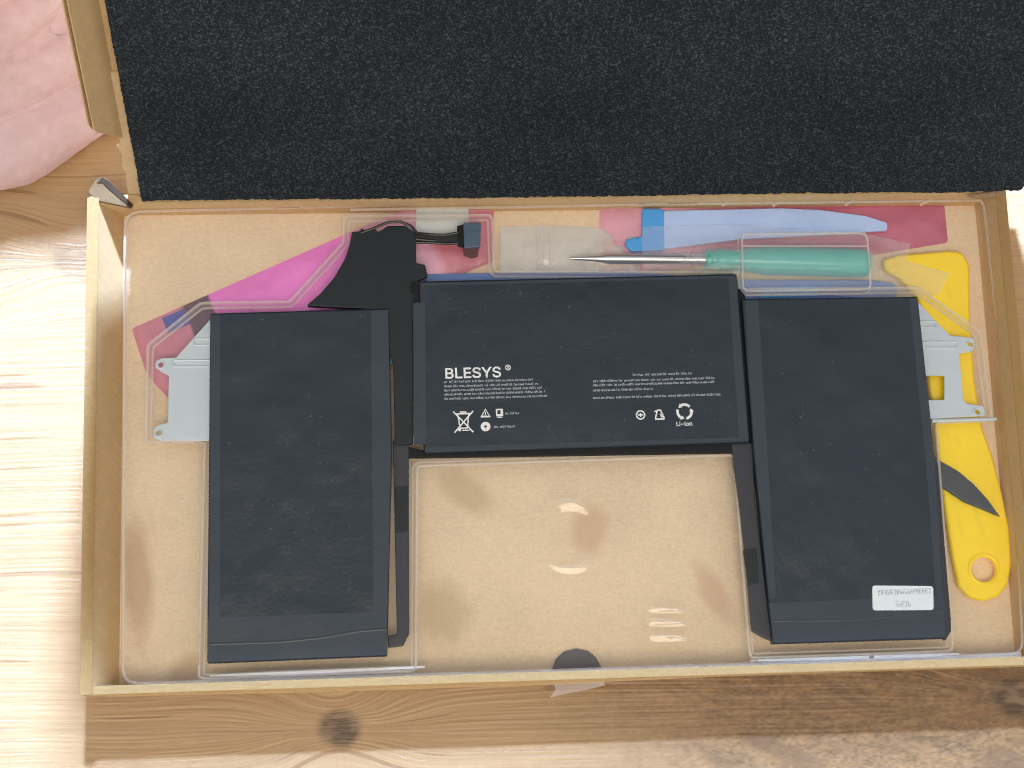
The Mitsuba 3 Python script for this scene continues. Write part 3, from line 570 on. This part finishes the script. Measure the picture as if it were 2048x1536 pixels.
# print on the middle cell
Zp = 14.02
E0, E1 = np.array([(-43.1,109.4)][0]), np.array([(59.6,110.4)][0]); PD = (E1 - E0) / np.linalg.norm(E1 - E0); PN = np.array([-PD[1], PD[0]]); PANG = math.atan2(PD[1], PD[0])
def on_cell(m, at, sx=1.0):
    m = m.copy(); v = m.vertices.copy(); m.vertices = np.c_[np.asarray(at) + v[:, :1] * sx * PD + v[:, 1:2] * PN, Zp + v[:, 2]]; return m
bt = text_mesh('BLESYS', 3.7, 0.07, True); wid = bt.bounds[1][0] - bt.bounds[0][0]
P0, P1 = [(-42.7,109.2),(-22.4,109.5)]; W = np.linalg.norm(np.subtract(P1, P0))
put(c1 + '__brand_print', on_cell(bt, P0, W / wid), 'ink_white', False); 
rg = Point(0, 0).buffer(1.05).difference(Point(0, 0).buffer(0.72)); q = [(-19.4,112.8)][0]
put(c1 + '__registered_mark', soup([on_cell(prism(rg, 0, 0.07, 0), q), on_cell(text_mesh('R', 0.95, 0.07, True), np.array(q) - [0.33, 0.45])]), 'ink_white', False)
rng = np.random.default_rng(11)
def fine_line(px0, length, name='fine_print', h=0.85, m='ink_faint', words=(1.2, 3.4)):
    """one line of print too small to read: strokes grouped in words"""
    ms, u = [], 0.0
    while u < length - 0.4:
        wl = min(rng.uniform(*words), length - u); e = u + wl
        while u < e - 0.2:
            sw = rng.uniform(0.22, 0.42); hh = h * rng.choice([0.7, 0.72, 1.0]); kind = rng.integers(3)
            ms.append(on_cell(block(u, u + 0.16, 0, hh, 0, 0.06, 0), px0))
            if kind == 0: ms.append(on_cell(block(u + 0.16, u + sw, hh - 0.16, hh, 0, 0.06, 0), px0))
            if kind == 1: ms.append(on_cell(block(u + 0.16, u + sw, 0, 0.16, 0, 0.06, 0), px0))
            if kind == 2: ms.append(on_cell(block(u + 0.16, u + sw, hh * 0.42, hh * 0.42 + 0.15, 0, 0.06, 0), px0))
            u += sw + 0.12
        u = e + 0.4
    put(f'{c1}__{name}', soup(ms), m, False)
LN_L = [(-42.8,107.5),(-42.8,105.9),(-42.8,104.4),(-42.9,102.9),(-42.9,101.3)]
for p, l in zip(LN_L, (33, 34.5, 35.5, 37, 38)): fine_line(p, l)
for p, l in zip([(26.2,108.8),(11.5,106.7),(11.4,105.2),(11.3,103.3),(11.2,100.5)], (22, 45, 45, 22, 47)): fine_line(p, l, m='ink_faint')
def glyph(geoms, p, name, m='ink_white'):
    put(f'{c1}__{name}', soup([on_cell(prism(g, 0, 0.06, 0), p) for u in geoms for g in getattr(u, 'geoms', [u])]), m, False)
ln = lambda pts, w=0.35: LineString(pts).buffer(w / 2, cap_style=2)
binp = unary_union([ln([(-2.6, 2.9), (2.6, 2.9)], 0.5), ln([(-2.0, 2.8), (-1.3, -2.4), (1.3, -2.4), (2.0, 2.8)], 0.45), ln([(-3.6, 3.8), (3.4, -4.0)], 0.5), ln([(3.6, 3.8), (-3.4, -4.0)], 0.5), ln([(-1.2, 3.5), (1.2, 3.5)], 0.5), Point(-1.5, -3.0).buffer(0.55), ln([(-0.6, -3.2), (2.0, -3.2)], 0.4)])
glyph([binp], [(-36.1,93.2)][0], 'bin_symbol')
tri = Polygon([(-1.9, -1.4), (1.9, -1.4), (0, 1.8)]); glyph([tri.difference(affinity.scale(tri, 0.62, 0.62)), ln([(0, 0.5), (0, -0.6)], 0.4)], [(-28.1,96.0)][0], 'warning_symbol')
glyph([Point(0, 0).buffer(1.75).difference(Point(0, 0).buffer(0.5))], [(-28.2,91.2)][0], 'round_symbol')
glyph([sbox(-1.3, -1.2, 1.3, 1.5).difference(sbox(-0.8, -0.4, 0.4, 1.0)), ln([(-0.9, -1.6), (0.9, -1.6)], 0.4)], [(-23.0,96.1)][0], 'square_symbol')
for p, l in zip([(-21.0,95.5),(-25.2,90.6)], (5.0, 7.5)): fine_line(p, l, 'caption', 0.9, 'ink_faint', (1.4, 2.2))
glyph([Point(0, 0).buffer(1.75).difference(Point(0, 0).buffer(1.25)), ln([(-0.9, 0), (0.9, 0)], 0.5), ln([(0, -0.7), (0, 0.7)], 0.5)], [(28.3,94.3)][0], 'round_symbol')
glyph([unary_union([sbox(-1.8, -1.8, 1.8, -1.2), ln([(-1.6, -1.2), (-0.8, 1.8), (0.4, 1.8), (1.6, -1.2)], 0.5), ln([(-1.9, 1.4), (-0.6, 1.4)], 0.5), ln([(0.2, 0.4), (0.9, -1.0)], 0.5)])], [(35.3,94.1)][0], 'square_symbol')
arr = []
for k in range(3):
    t = math.radians(120 * k + 90)
    seg = [(2.6 * math.cos(t + q), 2.6 * math.sin(t + q)) for q in np.linspace(-0.85, 0.55, 8)]
    tip = [(math.cos(t + 0.98) * 2.6, math.sin(t + 0.98) * 2.6), (math.cos(t + 0.5) * 1.7, math.sin(t + 0.5) * 1.7), (math.cos(t + 0.5) * 3.5, math.sin(t + 0.5) * 3.5)]
    arr.append(unary_union([ln(seg, 0.95), Polygon(tip).buffer(0)]))
glyph(arr, [(44.5,95.2)][0], 'recycling_symbol')
q = [(41.1,89.9)][0]
put(c1 + '__caption', on_cell(text_mesh('Li-ion', 1.5, 0.06, True), q), 'ink_white', False)
# sticker on the right cell
stk = rnd([(109.1,30.2),(131.4,29.4),(130.9,20.8),(108.6,21.3)], 1.0)
ks = put(c2 + '__barcode_label', prism(stk, 14.2, 14.34, 0.05, 1), 'label_paper'); labels[ks] = {'label': 'small white label with dark print near the lower right corner'}
Zp = 14.345
def label_line(p, n, step, h, name):
    ms = []
    for i in range(n):
        u, wd, t = i * step, step * 0.62, 0.17; segs = [(0, wd, 0, t), (0, wd, h / 2 - t / 2, h / 2 + t / 2), (0, wd, h - t, h), (0, t, 0, h / 2), (0, t, h / 2, h), (wd - t, wd, 0, h / 2), (wd - t, wd, h / 2, h)]
        keep = rng.permutation(7)[:int(rng.integers(4, 6))]
        ms += [on_cell(block(u + a, u + b, c, d, 0, 0.05, 0), p) for k in keep for a, b, c, d in [segs[k]]]
    put(f'{c2}__{name}', soup(ms), 'ink_dark', False)
label_line([(111.0,26.7)][0], 17, 1.16, 1.7, 'label_print'); label_line([(117.2,22.3)][0], 4, 1.5, 2.0, 'label_print')
tag(BT, 'flat black laptop battery of three cells with silver mounting plates, lying in the clear tray', 'battery')
labels[c0] = {'label': 'left long black cell'}; labels[c1] = {'label': 'middle wide black cell with white print'}; labels[c2] = {'label': 'right long black cell with a small white label'}

# ------------------------------------------------------------------ clear tape on the front edge
k = put('clear_tape', prism([(-7.0,-0.7),(10.7,-0.6),(11.4,-2.0),(5.7,-3.2),(-3.2,-4.6),(-8.6,-5.8),(-6.3,-2.8)], 12.0, 12.3, 0.1), 'tape_film')
tag(k, 'torn bit of clear tape hanging over the front edge of the box', 'tape')

# ------------------------------------------------------------------ person: the hand that holds the lid
def hull(a, ra, b, rb):
    s = lambda c, r: manifold3d.Manifold.sphere(r, 28).translate([float(v) for v in c])
    return manifold3d.Manifold.batch_hull([s(a, ra), s(b, rb)])
def hand():
    o = np.array([-191.6, 232.5, 28])                     # middle of the palm
    h = np.array([0.84, 0.42, 0.16]); h /= np.linalg.norm(h)  # towards the fingers
    n = np.array([-0.05, -0.72, 0.69]); n -= h * (n @ h); n /= np.linalg.norm(n)
    s = np.cross(h, n)                                       # towards the little finger
    P = lambda a, b, c: o + h * a + s * b + n * c
    parts, tips = [], []
    bones = lambda pts, rs: [hull(pts[i], rs[i], pts[i + 1], rs[i + 1]) for i in range(len(pts) - 1)]
    wrist = [P(-66, -13, 2), P(-66, 13, 2)]
    for k, b in enumerate((-30, -10, 10, 28)):              # palm rays
        parts += bones([P(-60, b * 0.5, 0), P(-10, b * 0.92, 0), P(30 - abs(k - 1) * 3, b, 1)], [17, 14, 10.5])
    parts += bones([P(-52, 18, 3), P(-22, 29, 4), P(12, 30, 3)], [17, 15.5, 11])       # heel on the little finger side
    parts += bones([P(-54, -14, 6), P(-28, -24, 10), P(-4, -34, 9)], [17, 17, 12])     # ball of the thumb
    parts += [hull(P(-40, -8, 0), 17, P(18, 10, 0), 12), hull(P(-40, 12, 0), 17, P(18, -12, 0), 12)]
    parts += bones([P(-60, -14, 1), P(-150, -15, 6)], [19, 24]) + bones([P(-60, 12, 1), P(-150, 14, 6)], [19, 24])
    up = np.array([0, 0, 1.0])
    for b, ln_, x0 in ((-30, (40, 25, 20), 27), (-10, (44, 29, 21), 30), (10, (41, 27, 20), 27), (28, (32, 20, 18), 24)):
        p = [P(x0, b, 1)]; d = h * 0.97 + s * 0.04 * np.sign(b)
        for q, bend in zip(ln_, (0.10, 0.30, 0.46)):
            v = d * math.cos(bend) + n * math.sin(bend); p.append(p[-1] + v / np.linalg.norm(v) * q)
        parts += bones(p, [10.0, 8.8, 8.0, 6.8]); tips.append((p[-1], p[-1] - p[-2]))
    p = [P(-4, -33, 9), P(18, -42, 12), P(44, -45, 16), P(66, -42, 20)]
    parts += bones(p, [13, 11, 10, 8.5])
    m = manifold3d.Manifold.batch_boolean(parts, manifold3d.OpType.Add).refine_to_length(3.0).to_mesh()
    t = trimesh.Trimesh(m.vert_properties[:, :3], m.tri_verts, process=True)
    trimesh.smoothing.filter_taubin(t, 0.5, 0.52, 60)
    t = t.subdivide(); v = t.vertices; nn = t.vertex_normals
    q = (v - o); a, b = q @ h, q @ s
    # creases: the line round the ball of the thumb, the two palm lines, folds on the heel
    def groove(da, w, depth, gate): return -depth * np.exp(-(da / w) ** 2) * gate
    gate = np.clip((nn @ n) * 1.6, 0, 1)
    life = np.hypot(a - 4, b + 42) - 40
    d = groove(life, 3.2, 3.0, gate * (b < 14)) + groove(a - 12 - 0.3 * b, 2.2, 0.8, gate) + groove(a + 34 - 0.3 * b - 2 * np.sin(b * 0.08), 2.6, 0.7, gate) + groove(b - 22 - 0.10 * a, 3.0, 0.7, gate)
    d += 0.5 * (mfbm(v * 0.04, 3, 3) - 0.5)
    t.vertices = v + nn * d[:, None]
    # the hand rests on the table: flatten what would sink in
    z = t.vertices[:, 2]; t.vertices[:, 2] = np.where(z < 3, 0.4 + np.log1p(np.exp((z - 0.4) / 1.3)) * 1.3, z)
    return t
put('person__hand', hand(), 'skin', True)
tag('person', 'bare hand of a person reaching in from the left to hold up the box lid', 'person')
